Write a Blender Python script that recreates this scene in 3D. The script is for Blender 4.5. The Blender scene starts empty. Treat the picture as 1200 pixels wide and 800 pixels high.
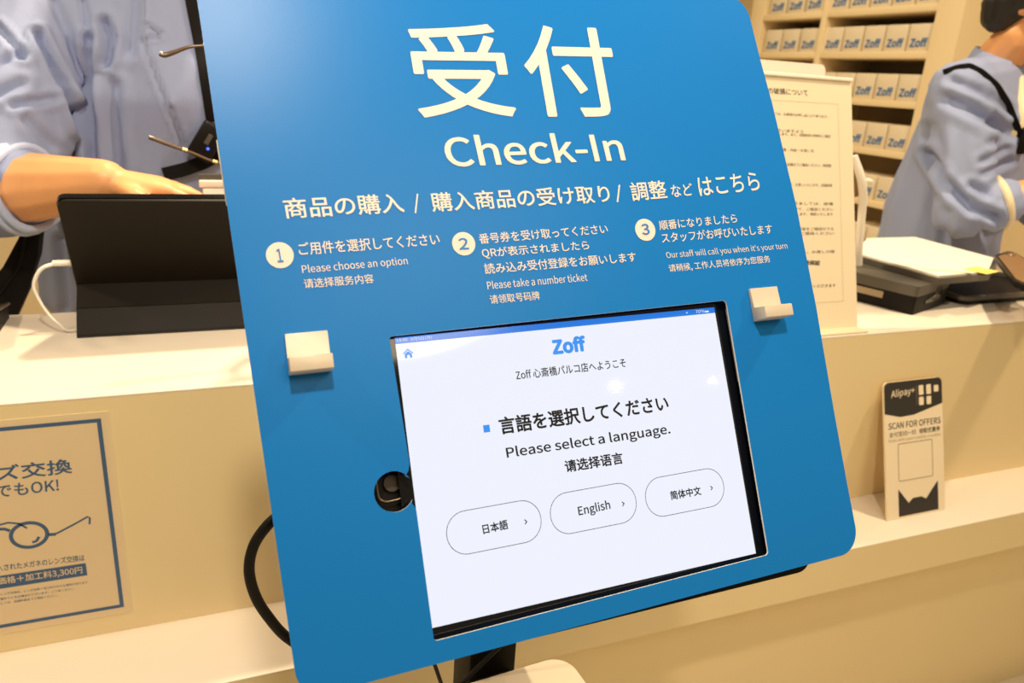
import bpy, bmesh, math, random
from mathutils import Vector, Matrix, noise
from mathutils.bvhtree import BVHTree

random.seed(7)
SC = bpy.context.scene
COL = SC.collection
CAMZ = 1.35                       # camera height above the shop floor
F = 900.0                         # focal length in pixels of the 1200 px wide frame

# ------------------------------------------------------------------ camera
RX = Vector((0.92871603, -0.36561848, 0.06172241))     # camera right in the world
RD = Vector((-0.06529401, -0.325119, -0.94341631))     # camera down
RF = Vector((0.36499757, 0.87213574, -0.32581593))     # camera forward
CAM = Vector((0, 0, CAMZ))
cam = bpy.data.cameras.new('camera')
cam_o = bpy.data.objects.new('camera', cam)
COL.objects.link(cam_o)
m = Matrix((RX, -RD, -RF)).transposed().to_4x4()
m.translation = CAM
cam_o.matrix_world = m
cam.sensor_width = 36
cam.lens = F / 1200 * 36
cam.clip_start = 0.02
cam.dof.use_dof = True
cam.dof.focus_distance = 0.66
cam.dof.aperture_fstop = 9.0
SC.camera = cam_o

# ------------------------------------------------------------------ world, lamps, exposure
SC.view_settings.view_transform = 'Standard'
SC.view_settings.look = 'None'
SC.view_settings.gamma = 1
SC.view_settings.use_curve_mapping = False
SC.view_settings.exposure = 0.0
w = bpy.data.worlds.new('shop_ambience')
SC.world = w
w.use_nodes = True
w.node_tree.nodes['Background'].inputs[0].default_value = (1.0, 0.80, 0.55, 1)
w.node_tree.nodes['Background'].inputs[1].default_value = 0.20
WARM = (1.0, 0.80, 0.53)


def downlight(name, x, y, z, power, size=0.10, spread=150, target=None, color=WARM):
    l = bpy.data.lights.new(name, 'AREA')
    l.shape = 'DISK'
    l.size = size
    l.energy = power
    l.color = color
    l.spread = math.radians(spread)
    o = bpy.data.objects.new(name, l)
    o.location = (x, y, z)
    if target:
        o.rotation_euler = (Vector(target) - Vector((x, y, z))).to_track_quat('-Z', 'Y').to_euler()
    COL.objects.link(o)
    return o


CE = 2.75
COOLER = (1.0, 0.87, 0.69)
downlight('ceiling_downlight', -0.02, -0.26, CE, 6.4, 0.13, 75, (.26, .95, 1.45), color=COOLER)
downlight('ceiling_downlight', 0.30, 1.72, CE, 34, 0.12)
downlight('ceiling_downlight', 1.75, 0.70, CE, 33, 0.12, 180)
downlight('ceiling_downlight', -1.35, 1.0, CE, 18, 0.12)
downlight('ceiling_downlight', 1.75, 2.7, CE, 11, 0.12)
downlight('ceiling_downlight', 1.84, -2.33, CE, 1.0, 0.022)
downlight('ceiling_downlight', 2.47, -2.38, CE, 0.35, 0.018)
downlight('added_fill_light', 0.6, -1.3, CE, 27, 1.2, 180)  # broad soft fill light, added; no fixture stands for it

# ------------------------------------------------------------------ pixel helpers (1200x800 photograph -> world)


def ray(x, y):
    return (RX * (x - 600) + RD * (y - 400) + RF * F)


def PY(x, y, Y):
    r = ray(x, y)
    return CAM + r * (Y / r.y)


def PX(x, y, X):
    r = ray(x, y)
    return CAM + r * (X / r.x)


def PZ(x, y, zrel):
    r = ray(x, y)
    return CAM + r * (zrel / r.z)


# board frame: origin at the tablet display's top left corner, x right, y up, z to the viewer
BU = Vector((0.99928744, -0.01112394, 0.03606744))
BV = -Vector((0.02685525, -0.46191489, -0.88651759))
BN = BU.cross(BV)
BO = Vector((0.11876276, 0.49423268, -0.17580496 + CAMZ))
PF = 0.008                        # panel front above the display


def BW(x, y, z=0.0):              # board millimetres -> world
    return BO + BU * (x / 1000) + BV * (y / 1000) + BN * z


def BI(px, py, z=PF):             # pixel -> board millimetres on the plane z
    r = ray(px, py)
    o = BO + BN * z
    q = CAM + r * ((o - CAM).dot(BN) / r.dot(BN)) - o
    return Vector((q.dot(BU) * 1000, q.dot(BV) * 1000))


# ------------------------------------------------------------------ materials
def mat(name, col, rough=0.5, metal=0.0, bump=0.0, bscale=200.0, emit=None, estr=1.0, vary=0.0, vscale=8.0,
        trans=0.0, coat=0.0, stretch=None, spec=0.5):
    mt = bpy.data.materials.new(name)
    mt.use_nodes = True
    nt = mt.node_tree
    b = nt.nodes['Principled BSDF']
    b.inputs['Base Color'].default_value = (*col, 1)
    b.inputs['Roughness'].default_value = rough
    b.inputs['Metallic'].default_value = metal
    b.inputs['Specular IOR Level'].default_value = spec
    if coat:
        b.inputs['Coat Weight'].default_value = coat
        b.inputs['Coat Roughness'].default_value = 0.08
    if trans:
        b.inputs['Transmission Weight'].default_value = trans
    if emit:
        b.inputs['Emission Color'].default_value = (*emit, 1)
        b.inputs['Emission Strength'].default_value = estr
    tc = nt.nodes.new('ShaderNodeTexCoord')
    mp = nt.nodes.new('ShaderNodeMapping')
    nt.links.new(tc.outputs['Object'], mp.inputs['Vector'])
    if stretch:
        mp.inputs['Scale'].default_value = stretch
    nz = nt.nodes.new('ShaderNodeTexNoise')
    nt.links.new(mp.outputs[0], nz.inputs['Vector'])
    nz.inputs['Scale'].default_value = bscale
    nz.inputs['Detail'].default_value = 3
    if bump:
        bp = nt.nodes.new('ShaderNodeBump')
        bp.inputs['Strength'].default_value = bump
        bp.inputs['Distance'].default_value = 0.002
        nt.links.new(nz.outputs['Fac'], bp.inputs['Height'])
        nt.links.new(bp.outputs[0], b.inputs['Normal'])
    if vary:
        n2 = nt.nodes.new('ShaderNodeTexNoise')
        n2.inputs['Scale'].default_value = vscale
        nt.links.new(mp.outputs[0], n2.inputs['Vector'])
        mx = nt.nodes.new('ShaderNodeMix')
        mx.data_type = 'RGBA'
        nt.links.new(n2.outputs['Fac'], mx.inputs['Factor'])
        mx.inputs[6].default_value = (*[c * (1 - vary) for c in col], 1)
        mx.inputs[7].default_value = (*[min(1, c * (1 + vary)) for c in col], 1)
        nt.links.new(mx.outputs[2], b.inputs['Base Color'])
    return mt


M = {}
M['counter_top'] = mat('white_laminate', (.84, .74, .62), .35, bump=.03, bscale=600)
M['counter_face'] = mat('warm_lit_laminate', (.86, .69, .385), .45, bump=.03, bscale=500, vary=.02)  # white front with the warm light's tint put into its colour
M['wall'] = mat('warm_lit_wall_paint', (.80, .65, .40), .7, bump=.05, bscale=300)  # white walls, coloured with the tint of the warm light
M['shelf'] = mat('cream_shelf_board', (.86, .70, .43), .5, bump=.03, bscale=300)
M['shelf_back'] = mat('shaded_shelf_back', (.30, .22, .12), .6, vary=.1)  # shade inside the shelves is put into this brown
M['floor'] = mat('pale_shop_floor', (.82, .74, .58), .3, bump=.03, bscale=60, vary=.05)
M['blue'] = mat('blue_panel_print', (.010, .198, .60), .30, bump=.045, bscale=1300, spec=.13)
M['core'] = mat('white_board_core', (.85, .80, .70), .5)
M['print_white'] = mat('white_print', (.86, .76, .66), .5)
M['print_blue'] = mat('blue_print', (.012, .19, .58), .5)
M['black'] = mat('black_plastic', (.008, .007, .006), .45, spec=.15, bump=.05, bscale=700)
M['black_gloss'] = mat('black_glass', (.006, .006, .007), .06)
M['black_leather'] = mat('black_folio', (.011, .008, .005), .45, spec=.14, bump=.12, bscale=900)
M['alu'] = mat('champagne_metal', (.50, .38, .24), .3, metal=1.0)
M['dark_bronze'] = mat('dark_bronze_knob', (.05, .032, .022), .5, bump=.05)
M['hook'] = mat('white_hook_plastic', (.70, .59, .45), .35, bump=.02)
M['screen'] = mat('lit_display', (.02, .02, .02), .04, emit=(.86, .89, 1.0), estr=.98)
M['screen_blue'] = mat('lit_blue', (.01, .03, .08), .2, emit=(.03, .28, .86), estr=.95)
M['screen_bar'] = mat('lit_status_bar', (.01, .03, .08), .1, emit=(.015, .19, .74), estr=.95)
M['screen_white'] = mat('lit_white', (.02, .02, .02), .2, emit=(.8, .9, 1.0), estr=.9)
M['screen_ink'] = mat('display_black', (.008, .008, .010), .2)
M['paper'] = mat('white_paper', (.86, .72, .50), .6, bump=.02)
M['paper_bright'] = mat('bright_paper', (.88, .82, .70), .6, bump=.02)
M['sign_paper'] = mat('sign_paper', (.80, .62, .38), .28, bump=.02)  # white sheet; warm light and shade are in its tan colour
M['film'] = mat('clear_film_margin', (.82, .66, .40), .15, bump=.02)
M['sign_blue'] = mat('grey_blue_ink', (.048, .115, .24), .5)
M['ink'] = mat('black_ink', (.03, .025, .02), .6)
M['grey_ink'] = mat('grey_ink', (.36, .28, .17), .6)
M['yellow'] = mat('yellow_note', (.85, .72, .16), .6)
M['shirt'] = mat('blue_grey_shirt', (.30, .355, .57), .75, bump=.25, bscale=500, stretch=(1, 1, .25))
M['shirt_dark'] = mat('blue_grey_shirt_seam', (.28, .31, .45), .75, bump=.2, bscale=500)
M['cuff'] = mat('blue_white_cuff', (.50, .58, .82), .7, bump=.2, bscale=500)
M['tee'] = mat('cream_tee', (.84, .72, .50), .8, bump=.1, bscale=500)
M['skin'] = mat('skin', (.82, .39, .16), .45, bump=.08, bscale=350, vary=.06, vscale=40)
M['nail'] = mat('finger_nail', (.72, .42, .28), .3)
M['hair'] = mat('black_hair', (.010, .008, .007), .45, bump=.6, bscale=300, stretch=(1, 1, .15))
M['trousers'] = mat('navy_trousers', (.03, .032, .045), .8, bump=.15, bscale=400)
M['shoe'] = mat('black_shoe', (.015, .014, .013), .35)
M['eye'] = mat('eye_white', (.8, .78, .72), .2)
M['iris'] = mat('dark_iris', (.03, .018, .010), .15)
M['lip'] = mat('lip', (.50, .20, .13), .4)
M['strap'] = mat('black_strap', (.006, .005, .005), .7, spec=.15, bump=.15, bscale=800)
M['horn'] = mat('brown_horn_frame', (.10, .05, .02), .25, vary=.3, vscale=60)
M['gold'] = mat('gold_metal', (.60, .42, .20), .25, metal=1.0)
M['lens'] = mat('clear_lens', (.9, .92, .92), .02, trans=1.0)
M['led'] = mat('blue_led', (.02, .03, .2), .2, emit=(.05, .12, 1.0), estr=2.5)
M['cable_white'] = mat('white_cable', (.84, .78, .68), .4)
M['cable_black'] = mat('black_braid', (.007, .006, .005), .5, spec=.2, bump=.5, bscale=900)
M['box'] = mat('white_case_box', (.78, .68, .50), .55, bump=.03)
M['box_ink'] = mat('blue_box_ink', (.025, .15, .42), .5)
M['brown_label'] = mat('brown_leather', (.22, .12, .05), .5)
M['grey_plastic'] = mat('grey_plastic', (.085, .075, .060), .35, bump=.04)

# ------------------------------------------------------------------ object helpers


def tag(o, label=None, cat=None, group=None, kind=None):
    if label: o['label'] = label
    if cat: o['category'] = cat
    if group: o['group'] = group
    if kind: o['kind'] = kind
    return o


def root(name, loc, label, cat, group=None):
    o = bpy.data.objects.new(name, None)
    o.location = loc
    o.empty_display_size = .05
    COL.objects.link(o)
    return tag(o, label, cat, group)


def base_of(o):
    while o.parent: o = o.parent
    return Vector(o.location)


def smooth_mesh(me, ang=35):
    me.polygons.foreach_set('use_smooth', [True] * len(me.polygons))
    try:
        me.set_sharp_from_angle(angle=math.radians(ang))
    except Exception:
        pass


def obj(name, bm, mats, parent=None, smooth=True, label=None, flip=True):
    """bm has world coordinates; a child is stored relative to its thing, a top-level mesh to its own base"""
    organic = False
    if isinstance(bm, bpy.types.Mesh):
        organic = True
        b2 = bmesh.new(); b2.from_mesh(bm); bpy.data.meshes.remove(bm); bm = b2
    elif flip:
        bmesh.ops.recalc_face_normals(bm, faces=bm.faces)
    if parent is not None:
        off = base_of(parent)
    else:
        xs = [v.co for v in bm.verts]
        off = Vector(((min(c.x for c in xs) + max(c.x for c in xs)) / 2, (min(c.y for c in xs) + max(c.y for c in xs)) / 2,
                      min(c.z for c in xs)))
    bmesh.ops.translate(bm, verts=bm.verts, vec=-off)
    me = bpy.data.meshes.new(name)
    bm.to_mesh(me); bm.free()
    for k in (mats if isinstance(mats, (list, tuple)) else [mats]):
        me.materials.append(M[k])
    if smooth: smooth_mesh(me, 180 if organic else 35)
    o = bpy.data.objects.new(name, me)
    COL.objects.link(o)
    if parent is not None: o.parent = parent
    else: o.location = off
    if label: o['label'] = label
    return o


def merge(*bms):
    r = bms[0]
    for b in bms[1:]:
        me = bpy.data.meshes.new('t'); b.to_mesh(me); b.free()
        r.from_mesh(me); bpy.data.meshes.remove(me)
    return r


def xf(bm, mtx):
    bmesh.ops.transform(bm, matrix=mtx, verts=bm.verts)
    return bm


def box(x0, x1, y0, y1, z0, z1, bev=0.0, seg=2, mtx=None):
    bm = bmesh.new()
    bmesh.ops.create_cube(bm, size=1)
    for v in bm.verts:
        v.co = Vector(((x0 + x1) / 2 + v.co.x * (x1 - x0), (y0 + y1) / 2 + v.co.y * (y1 - y0), (z0 + z1) / 2 + v.co.z * (z1 - z0)))
    if bev:
        bmesh.ops.bevel(bm, geom=bm.edges[:], offset=bev, segments=seg, profile=.5, affect='EDGES')
    return xf(bm, mtx) if mtx else bm


def fillet(pts, rad, n=8):
    out = []
    N = len(pts)
    rr = rad if isinstance(rad, (list, tuple)) else [rad] * N
    for i in range(N):
        p = Vector(pts[i]).to_2d(); a = Vector(pts[i - 1]).to_2d() - p; b = Vector(pts[(i + 1) % N]).to_2d() - p
        r = rr[i]
        if r <= 0:
            out.append(p); continue
        an = a.angle(b)
        d = min(r / math.tan(an / 2), a.length * .49, b.length * .49)
        r2 = d * math.tan(an / 2)
        a.normalize(); b.normalize()
        c = p + (a + b).normalized() * (r2 / math.sin(an / 2))
        s, e = p + a * d - c, p + b * d - c
        a0 = math.atan2(s.y, s.x); a1 = math.atan2(e.y, e.x)
        da = (a1 - a0 + math.pi) % (2 * math.pi) - math.pi
        for k in range(n + 1):
            t = a0 + da * k / n
            out.append(c + Vector((math.cos(t), math.sin(t))) * r2)
    return out


def prism(pts, fn, z0, z1, holes=(), side=0, mtx_front=0):
    """polygon (board mm or any 2D) extruded between z0 and z1; fn(x, y, z) -> world; side = material slot of the rim"""
    bm = bmesh.new()
    loops = [pts] + list(holes)
    tops, bots = [], []
    for lp in loops:
        tops.append([bm.verts.new((p[0], p[1], z1)) for p in lp])
        bots.append([bm.verts.new((p[0], p[1], z0)) for p in lp])
    for grp in (tops, bots):
        es = []
        for lp in grp:
            for i in range(len(lp)):
                es.append(bm.edges.new((lp[i - 1], lp[i])))
        bmesh.ops.triangle_fill(bm, edges=es, use_beauty=True, use_dissolve=False)
    for f in bm.faces: f.material_index = mtx_front
    for t, b in zip(tops, bots):
        for i in range(len(t)):
            f = bm.faces.new((t[i - 1], t[i], b[i], b[i - 1])); f.material_index = side
    bmesh.ops.recalc_face_normals(bm, faces=bm.faces)
    for v in bm.verts: v.co = fn(v.co.x, v.co.y, v.co.z)
    return bm


def flat(pts, fn, z=0.0, holes=()):
    bm = bmesh.new()
    es = []
    for lp in [pts] + list(holes):
        vs = [bm.verts.new((p[0], p[1], 0)) for p in lp]
        es += [bm.edges.new((vs[i - 1], vs[i])) for i in range(len(vs))]
    bmesh.ops.triangle_fill(bm, edges=es, use_beauty=True)
    for f in bm.faces:
        if f.normal.z < 0: f.normal_flip()
    for v in bm.verts: v.co = fn(v.co.x, v.co.y, z)
    return bm


def circle(cx, cy, rx, ry=None, n=40):
    ry = ry or rx
    return [(cx + rx * math.cos(2 * math.pi * k / n), cy + ry * math.sin(2 * math.pi * k / n)) for k in range(n)]


def tube(path, r, seg=10, closed=False, sub=0):
    P = [Vector(p) for p in path]
    if sub:
        Q = []
        for i in range(len(P) - 1):
            p0 = P[max(i - 1, 0)]; p1 = P[i]; p2 = P[i + 1]; p3 = P[min(i + 2, len(P) - 1)]
            for k in range(sub):
                t = k / sub
                Q.append(.5 * ((2 * p1) + (p2 - p0) * t + (2 * p0 - 5 * p1 + 4 * p2 - p3) * t * t + (3 * p1 - p0 - 3 * p2 + p3) * t ** 3))
        P = Q + [P[-1]]
    rs = r if isinstance(r, (list, tuple)) else None
    bm = bmesh.new()
    rings = []
    up = Vector((0, 0, 1))
    n = len(P)
    prev = None
    for i in range(n):
        t = (P[(i + 1) % n] - P[i - 1]) if closed else (P[min(i + 1, n - 1)] - P[max(i - 1, 0)])
        t.normalize()
        if prev is None:
            a = t.cross(up if abs(t.dot(up)) < .9 else Vector((1, 0, 0))).normalized()
        else:
            a = (prev - t * prev.dot(t)).normalized()
        prev = a
        b = t.cross(a)
        if rs:
            u = i / (n - 1) * (len(rs) - 1); k = min(int(u), len(rs) - 2); rad = rs[k] * (1 - u + k) + rs[k + 1] * (u - k)
        else: rad = r
        rings.append([bm.verts.new(P[i] + (a * math.cos(2 * math.pi * j / seg) + b * math.sin(2 * math.pi * j / seg)) * rad) for j in range(seg)])
    for i in range(n if closed else n - 1):
        A, B = rings[i], rings[(i + 1) % n]
        for j in range(seg):
            bm.faces.new((A[j - 1], A[j], B[j], B[j - 1]))
    if not closed:
        bm.faces.new(rings[0]); bm.faces.new(rings[-1])
    return bm


def shipped_font(fn):                               # faces that ship inside Blender; the built-in face otherwise
    try:
        return bpy.data.fonts.load(bpy.utils.system_resource('DATAFILES', path='fonts') + '/' + fn)
    except Exception:
        return None


FONT = shipped_font('Noto Sans CJK Regular.woff2')
FONT_LATIN = shipped_font('Inter.woff2')


def text_mesh(s, bold=0.0, latin=False):
    c = bpy.data.curves.new('txt', 'FONT')
    c.body = s
    f = FONT_LATIN if latin else FONT
    if f: c.font = f
    c.resolution_u = 5
    o = bpy.data.objects.new('txt', c)
    bm = bmesh.new(); bm.from_mesh(o.to_mesh()); o.to_mesh_clear()
    bpy.data.objects.remove(o); bpy.data.curves.remove(c)
    for v in bm.verts: v.co.z = 0
    for f in bm.faces: f.material_index = 0
    if bold:                                     # heavier weight: copies of the outline shifted round a small circle
        src = bm.copy()
        n = 12 if bold > .015 else 6
        bold *= .85 * (max(v.co.y for v in src.verts) - min(v.co.y for v in src.verts))
        for k in range(n):
            c2 = src.copy()
            for v in c2.verts:
                v.co.x += bold * math.cos(k * 2 * math.pi / n); v.co.y += bold * math.sin(k * 2 * math.pi / n); v.co.z = (k + 1) * 1e-5
            bm = merge(bm, c2)
        src.free()
    return bm


def text(s, fn, bl, br, tl, z=0.0, bold=0.0, latin=False):
    """letters whose ink box is laid on the parallelogram bl, br, tl of a plane (2D); fn maps to the world"""
    bm = text_mesh(s, bold, latin)
    x0 = min(v.co.x for v in bm.verts); x1 = max(v.co.x for v in bm.verts)
    y0 = min(v.co.y for v in bm.verts); y1 = max(v.co.y for v in bm.verts)
    bl, br, tl = Vector(bl).to_2d(), Vector(br).to_2d(), Vector(tl).to_2d()
    for v in bm.verts:
        u = (v.co.x - x0) / (x1 - x0); t = (v.co.y - y0) / (y1 - y0)
        p = bl + (br - bl) * u + (tl - bl) * t
        v.co = fn(p.x, p.y, z + v.co.z)
    return bm


def ell(c, r, sub=2):
    bm = bmesh.new()
    bmesh.ops.create_icosphere(bm, subdivisions=sub, radius=1)
    r = (r, r, r) if not isinstance(r, (tuple, list)) else r
    for v in bm.verts: v.co = Vector((c[0] + v.co.x * r[0], c[1] + v.co.y * r[1], c[2] + v.co.z * r[2]))
    return bm


def hull(*items):
    """convex hull of ellipsoids (centre, radius)"""
    bm = bmesh.new()
    for c, r in items:
        e = ell(c, r)
        for v in e.verts: bm.verts.new(v.co)
        e.free()
    res = bmesh.ops.convex_hull(bm, input=bm.verts)
    dead = list({g for g in res['geom_interior'] + res['geom_unused'] if isinstance(g, bmesh.types.BMVert)})
    if dead: bmesh.ops.delete(bm, geom=dead, context='VERTS')
    return bm


def skinned(groups, voxel, smooth=4, disp=None):
    """one continuous surface over overlapping volumes; disp(co, no) -> offset along the normal"""
    bm = merge(*groups)
    me = bpy.data.meshes.new('blob'); bm.to_mesh(me); bm.free()
    o = bpy.data.objects.new('blob', me); COL.objects.link(o)
    md = o.modifiers.new('r', 'REMESH'); md.mode = 'VOXEL'; md.voxel_size = voxel; md.adaptivity = 0
    ms = o.modifiers.new('s', 'SMOOTH'); ms.iterations = smooth; ms.factor = .5
    dg = bpy.context.evaluated_depsgraph_get()
    out = bpy.data.meshes.new_from_object(o.evaluated_get(dg))
    bpy.data.objects.remove(o); bpy.data.meshes.remove(me)
    if disp:
        no = [v.normal.copy() for v in out.vertices]
        for v, nn in zip(out.vertices, no):
            v.co += nn * disp(v.co, nn)
    return out


def bvh_of(me):
    return BVHTree.FromPolygons([v.co.copy() for v in me.vertices], [tuple(p.vertices) for p in me.polygons])


def ribbon(bvh, pts, width, th, direction, lift=.002, sub=10):
    """a strap laid on a surface: each point is cast along direction on to it"""
    P = []
    for i in range(len(pts) - 1):
        for k in range(sub):
            P.append(Vector(pts[i]).lerp(Vector(pts[i + 1]), k / sub))
    P.append(Vector(pts[-1]))
    d = Vector(direction).normalized()
    Q = []
    for p in P:
        h = bvh.ray_cast(p - d * 1.0, d)
        if h[0]: Q.append(h[0] - d * lift)
    for _ in range(3):
        Q = [Q[0]] + [(Q[i - 1] + Q[i] * 2 + Q[i + 1]) / 4 for i in range(1, len(Q) - 1)] + [Q[-1]]
    bm = bmesh.new(); rows = []
    for i, q in enumerate(Q):
        t = (Q[min(i + 1, len(Q) - 1)] - Q[max(i - 1, 0)]).normalized()
        s = t.cross(d).normalized() * width / 2
        rows.append([bm.verts.new(q + s - d * th), bm.verts.new(q - s - d * th), bm.verts.new(q - s + d * th), bm.verts.new(q + s + d * th)])
    for i in range(len(rows) - 1):
        for j in range(4):
            bm.faces.new((rows[i][j - 1], rows[i][j], rows[i + 1][j], rows[i + 1][j - 1]))
    bm.faces.new(rows[0]); bm.faces.new(rows[-1])
    return bm


def rbox(cx, cy, hx, hy, z0, z1, r, ang, bev=.002):
    """rounded slab standing on z0, turned by ang degrees"""
    p = fillet([(-hx, -hy), (hx, -hy), (hx, hy), (-hx, hy)], r, 6)
    c, s = math.cos(math.radians(ang)), math.sin(math.radians(ang))
    bm = prism(p, lambda x, y, z: Vector((cx + x * c - y * s, cy + x * s + y * c, z)), z0, z1)
    return bm


# ================================================================== THE SETTING
def struct(name, bm, m_):
    o = obj(name, bm, m_, smooth=False)
    o['kind'] = 'structure'
    return o


struct('floor', box(-4, 5, -3, 5, -.05, 0), 'floor')
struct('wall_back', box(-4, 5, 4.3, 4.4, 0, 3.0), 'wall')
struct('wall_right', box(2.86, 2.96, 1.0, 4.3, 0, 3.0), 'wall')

# ---- the reception counter
TOPZ = CAMZ - .4077
LEDZ = CAMZ - .7613
LOWZ = CAMZ - .846
XL, XR = -1.4, 2.7
ct = root('reception_counter', (0.6, 1.2, 0), 'long warm-lit reception counter with a white top and a low ledge along its front', 'counter')
obj('worktop', box(XL, XR, 1.0, 1.372, TOPZ - .003, TOPZ, .001), 'counter_top', ct, label='bright white worktop')
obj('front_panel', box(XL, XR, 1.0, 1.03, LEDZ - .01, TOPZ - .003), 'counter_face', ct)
obj('ledge', merge(box(XL, XR, .857, 1.03, LEDZ - .002, LEDZ, .0008)), 'counter_top', ct, label='bright white ledge top')
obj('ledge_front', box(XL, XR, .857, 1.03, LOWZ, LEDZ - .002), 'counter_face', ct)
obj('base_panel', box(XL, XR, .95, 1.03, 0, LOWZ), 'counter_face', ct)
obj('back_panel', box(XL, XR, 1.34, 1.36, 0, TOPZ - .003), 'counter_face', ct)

# ---- shelf unit on the right, running away from the counter
SX = 2.5
sh = root('display_shelf', (SX + .15, 2.65, 0), 'tall cream shelf unit at right stacked with rows of small white boxes', 'shelf')
LEVELS = [CAMZ + k for k in (.342, .180, .0025, -.1825, -.381, -.58)]
Y0, YE, YM0, YM1, YL = 2.120, 2.234, 2.780, 2.812, 3.196
obj('upright', box(SX, SX + .30, Y0, YE, 0, 2.3, .002), 'shelf', sh)
obj('upright', box(SX, SX + .30, YM0, YM1, 0, 2.3, .002), 'shelf', sh)
obj('upright', box(SX, SX + .30, YL, YL + .09, 0, 2.3, .002), 'shelf', sh)
obj('back_panel', box(SX + .28, SX + .295, YE, YL, 0, 2.3), 'shelf_back', sh, label='brown shelf back, shade in its colour')
for z in LEVELS + [CAMZ + .52]:
    for a, b in ((YE, YM0), (YM1, YL)):
        obj('shelf_board', box(SX, SX + .28, a, b, z - .026, z, .002), 'shelf', sh)

# ---- boxes on the shelves
BWID, BHT, BDP = .101, .096, .16


def case_box():
    r = root('case_box', (0, 0, 0), 'x', 'box', 'small white boxes on the side shelves')
    obj('carton', box(0, BDP, -BWID / 2, BWID / 2, 0, BHT, .003), 'box', r)
    fn = lambda x, y, z: Vector((-z, x, y))
    # seen from -X the row runs from far (left) to near (right): x grows towards -Y
    fn = lambda x, y, z: Vector((-z, -x, y))
    obj('lettering', text('Zoff', fn, (-.037, .014), (.040, .014), (-.037, .047), .0008, .06), 'box_ink', r, smooth=False)
    return r


ORD = ['first', 'second', 'third', 'fourth', 'fifth']
ROWN = ['top', 'second', 'third', 'fourth', 'fifth', 'lowest']
proto = case_box()
first = True


def put_box(y, z, label):
    global first
    if first:
        r = proto; first = False
    else:
        r = proto.copy(); COL.objects.link(r)
        for ch in proto.children:
            c = ch.copy(); COL.objects.link(c); c.parent = r
    r.location = (SX + .012, y, z)
    r['label'] = label


for li, (z, cnt, left) in enumerate(zip(LEVELS, (5, 5, 5, 4, 3, 2), (3, 3, 0, 0, 0, 0))):
    for k in range(cnt):
        put_box(YE + .060 + k * .1095, z, 'white box %s from the right on the %s visible shelf, wider right bay' % (ORD[k], ROWN[li]))
    for k in range(left):
        put_box(YM1 + .066 + k * .118, z, 'white box %s from the right on the %s visible shelf, far left bay' % (('first', 'second', 'third')[k], ROWN[li]))

# ================================================================== THE CHECK-IN STAND
st = root('check_in_stand', (.243, .62, 0), 'tilted blue check-in panel on a black stand in front of the counter', 'stand')
outline = fillet([(-106.5, 268), (341, 268), (345.6, 209), (349.6, 171), (355.2, 80), (356.6, -9), (355.2, -95), (355, -150), (355.5, -211), (-88.2, -219)],
                 [20, 21, 0, 0, 0, 0, 0, 0, 20, 18], 10)
# display opening with its round finger notch on the left side
nc, nr = Vector((-14.6, -103.2)), 13.4
notch = []
hx = lambda y: -4.4 + (y + 0.0) / -203.0 * 4.6
ang0 = math.asin(7.5 / nr)
notch = [(hx(-88) + .3, -86.5), (hx(-90) - 1.2, -91.3), (hx(-93) - 3.6, -94.2)]
for k in range(25):
    t = math.radians(32) + (math.radians(360 - 64)) * k / 24
    notch.append((nc.x + nr * math.cos(t), nc.y + nr * math.sin(t)))
notch += [(hx(-113) - 2.2, -112.6), (hx(-115) - .4, -115.5), (hx(-118) + .2, -118.5)]
hole_c = [(268.8, 3.8), (-4.4, 0.2)]
hole = fillet([(-4.4, 0.2)] + [(-50, -100)] + [(0.2, -203), (267.8, -197.6), (268.8, 3.8)], [3, 0, 3, 3, 3], 5)
# replace the dummy notch point by the real notch outline
hole = [p for p in hole if p.x > -20]
i0 = max(i for i, p in enumerate(hole) if p.x < 0 and p.y > -20)
hole = hole[:i0 + 1] + [Vector(p) for p in notch] + hole[i0 + 1:]
panel = obj('panel', prism(outline, BW, PF - .0016, PF, [hole], side=1), ['blue', 'core'], st, label='blue printed panel with rounded corners')


def line(s, bl, br, tl, bold=.0):
    return text(s, BW, BI(*bl), BI(*br), BI(*tl), PF + .0003, bold)


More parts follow.
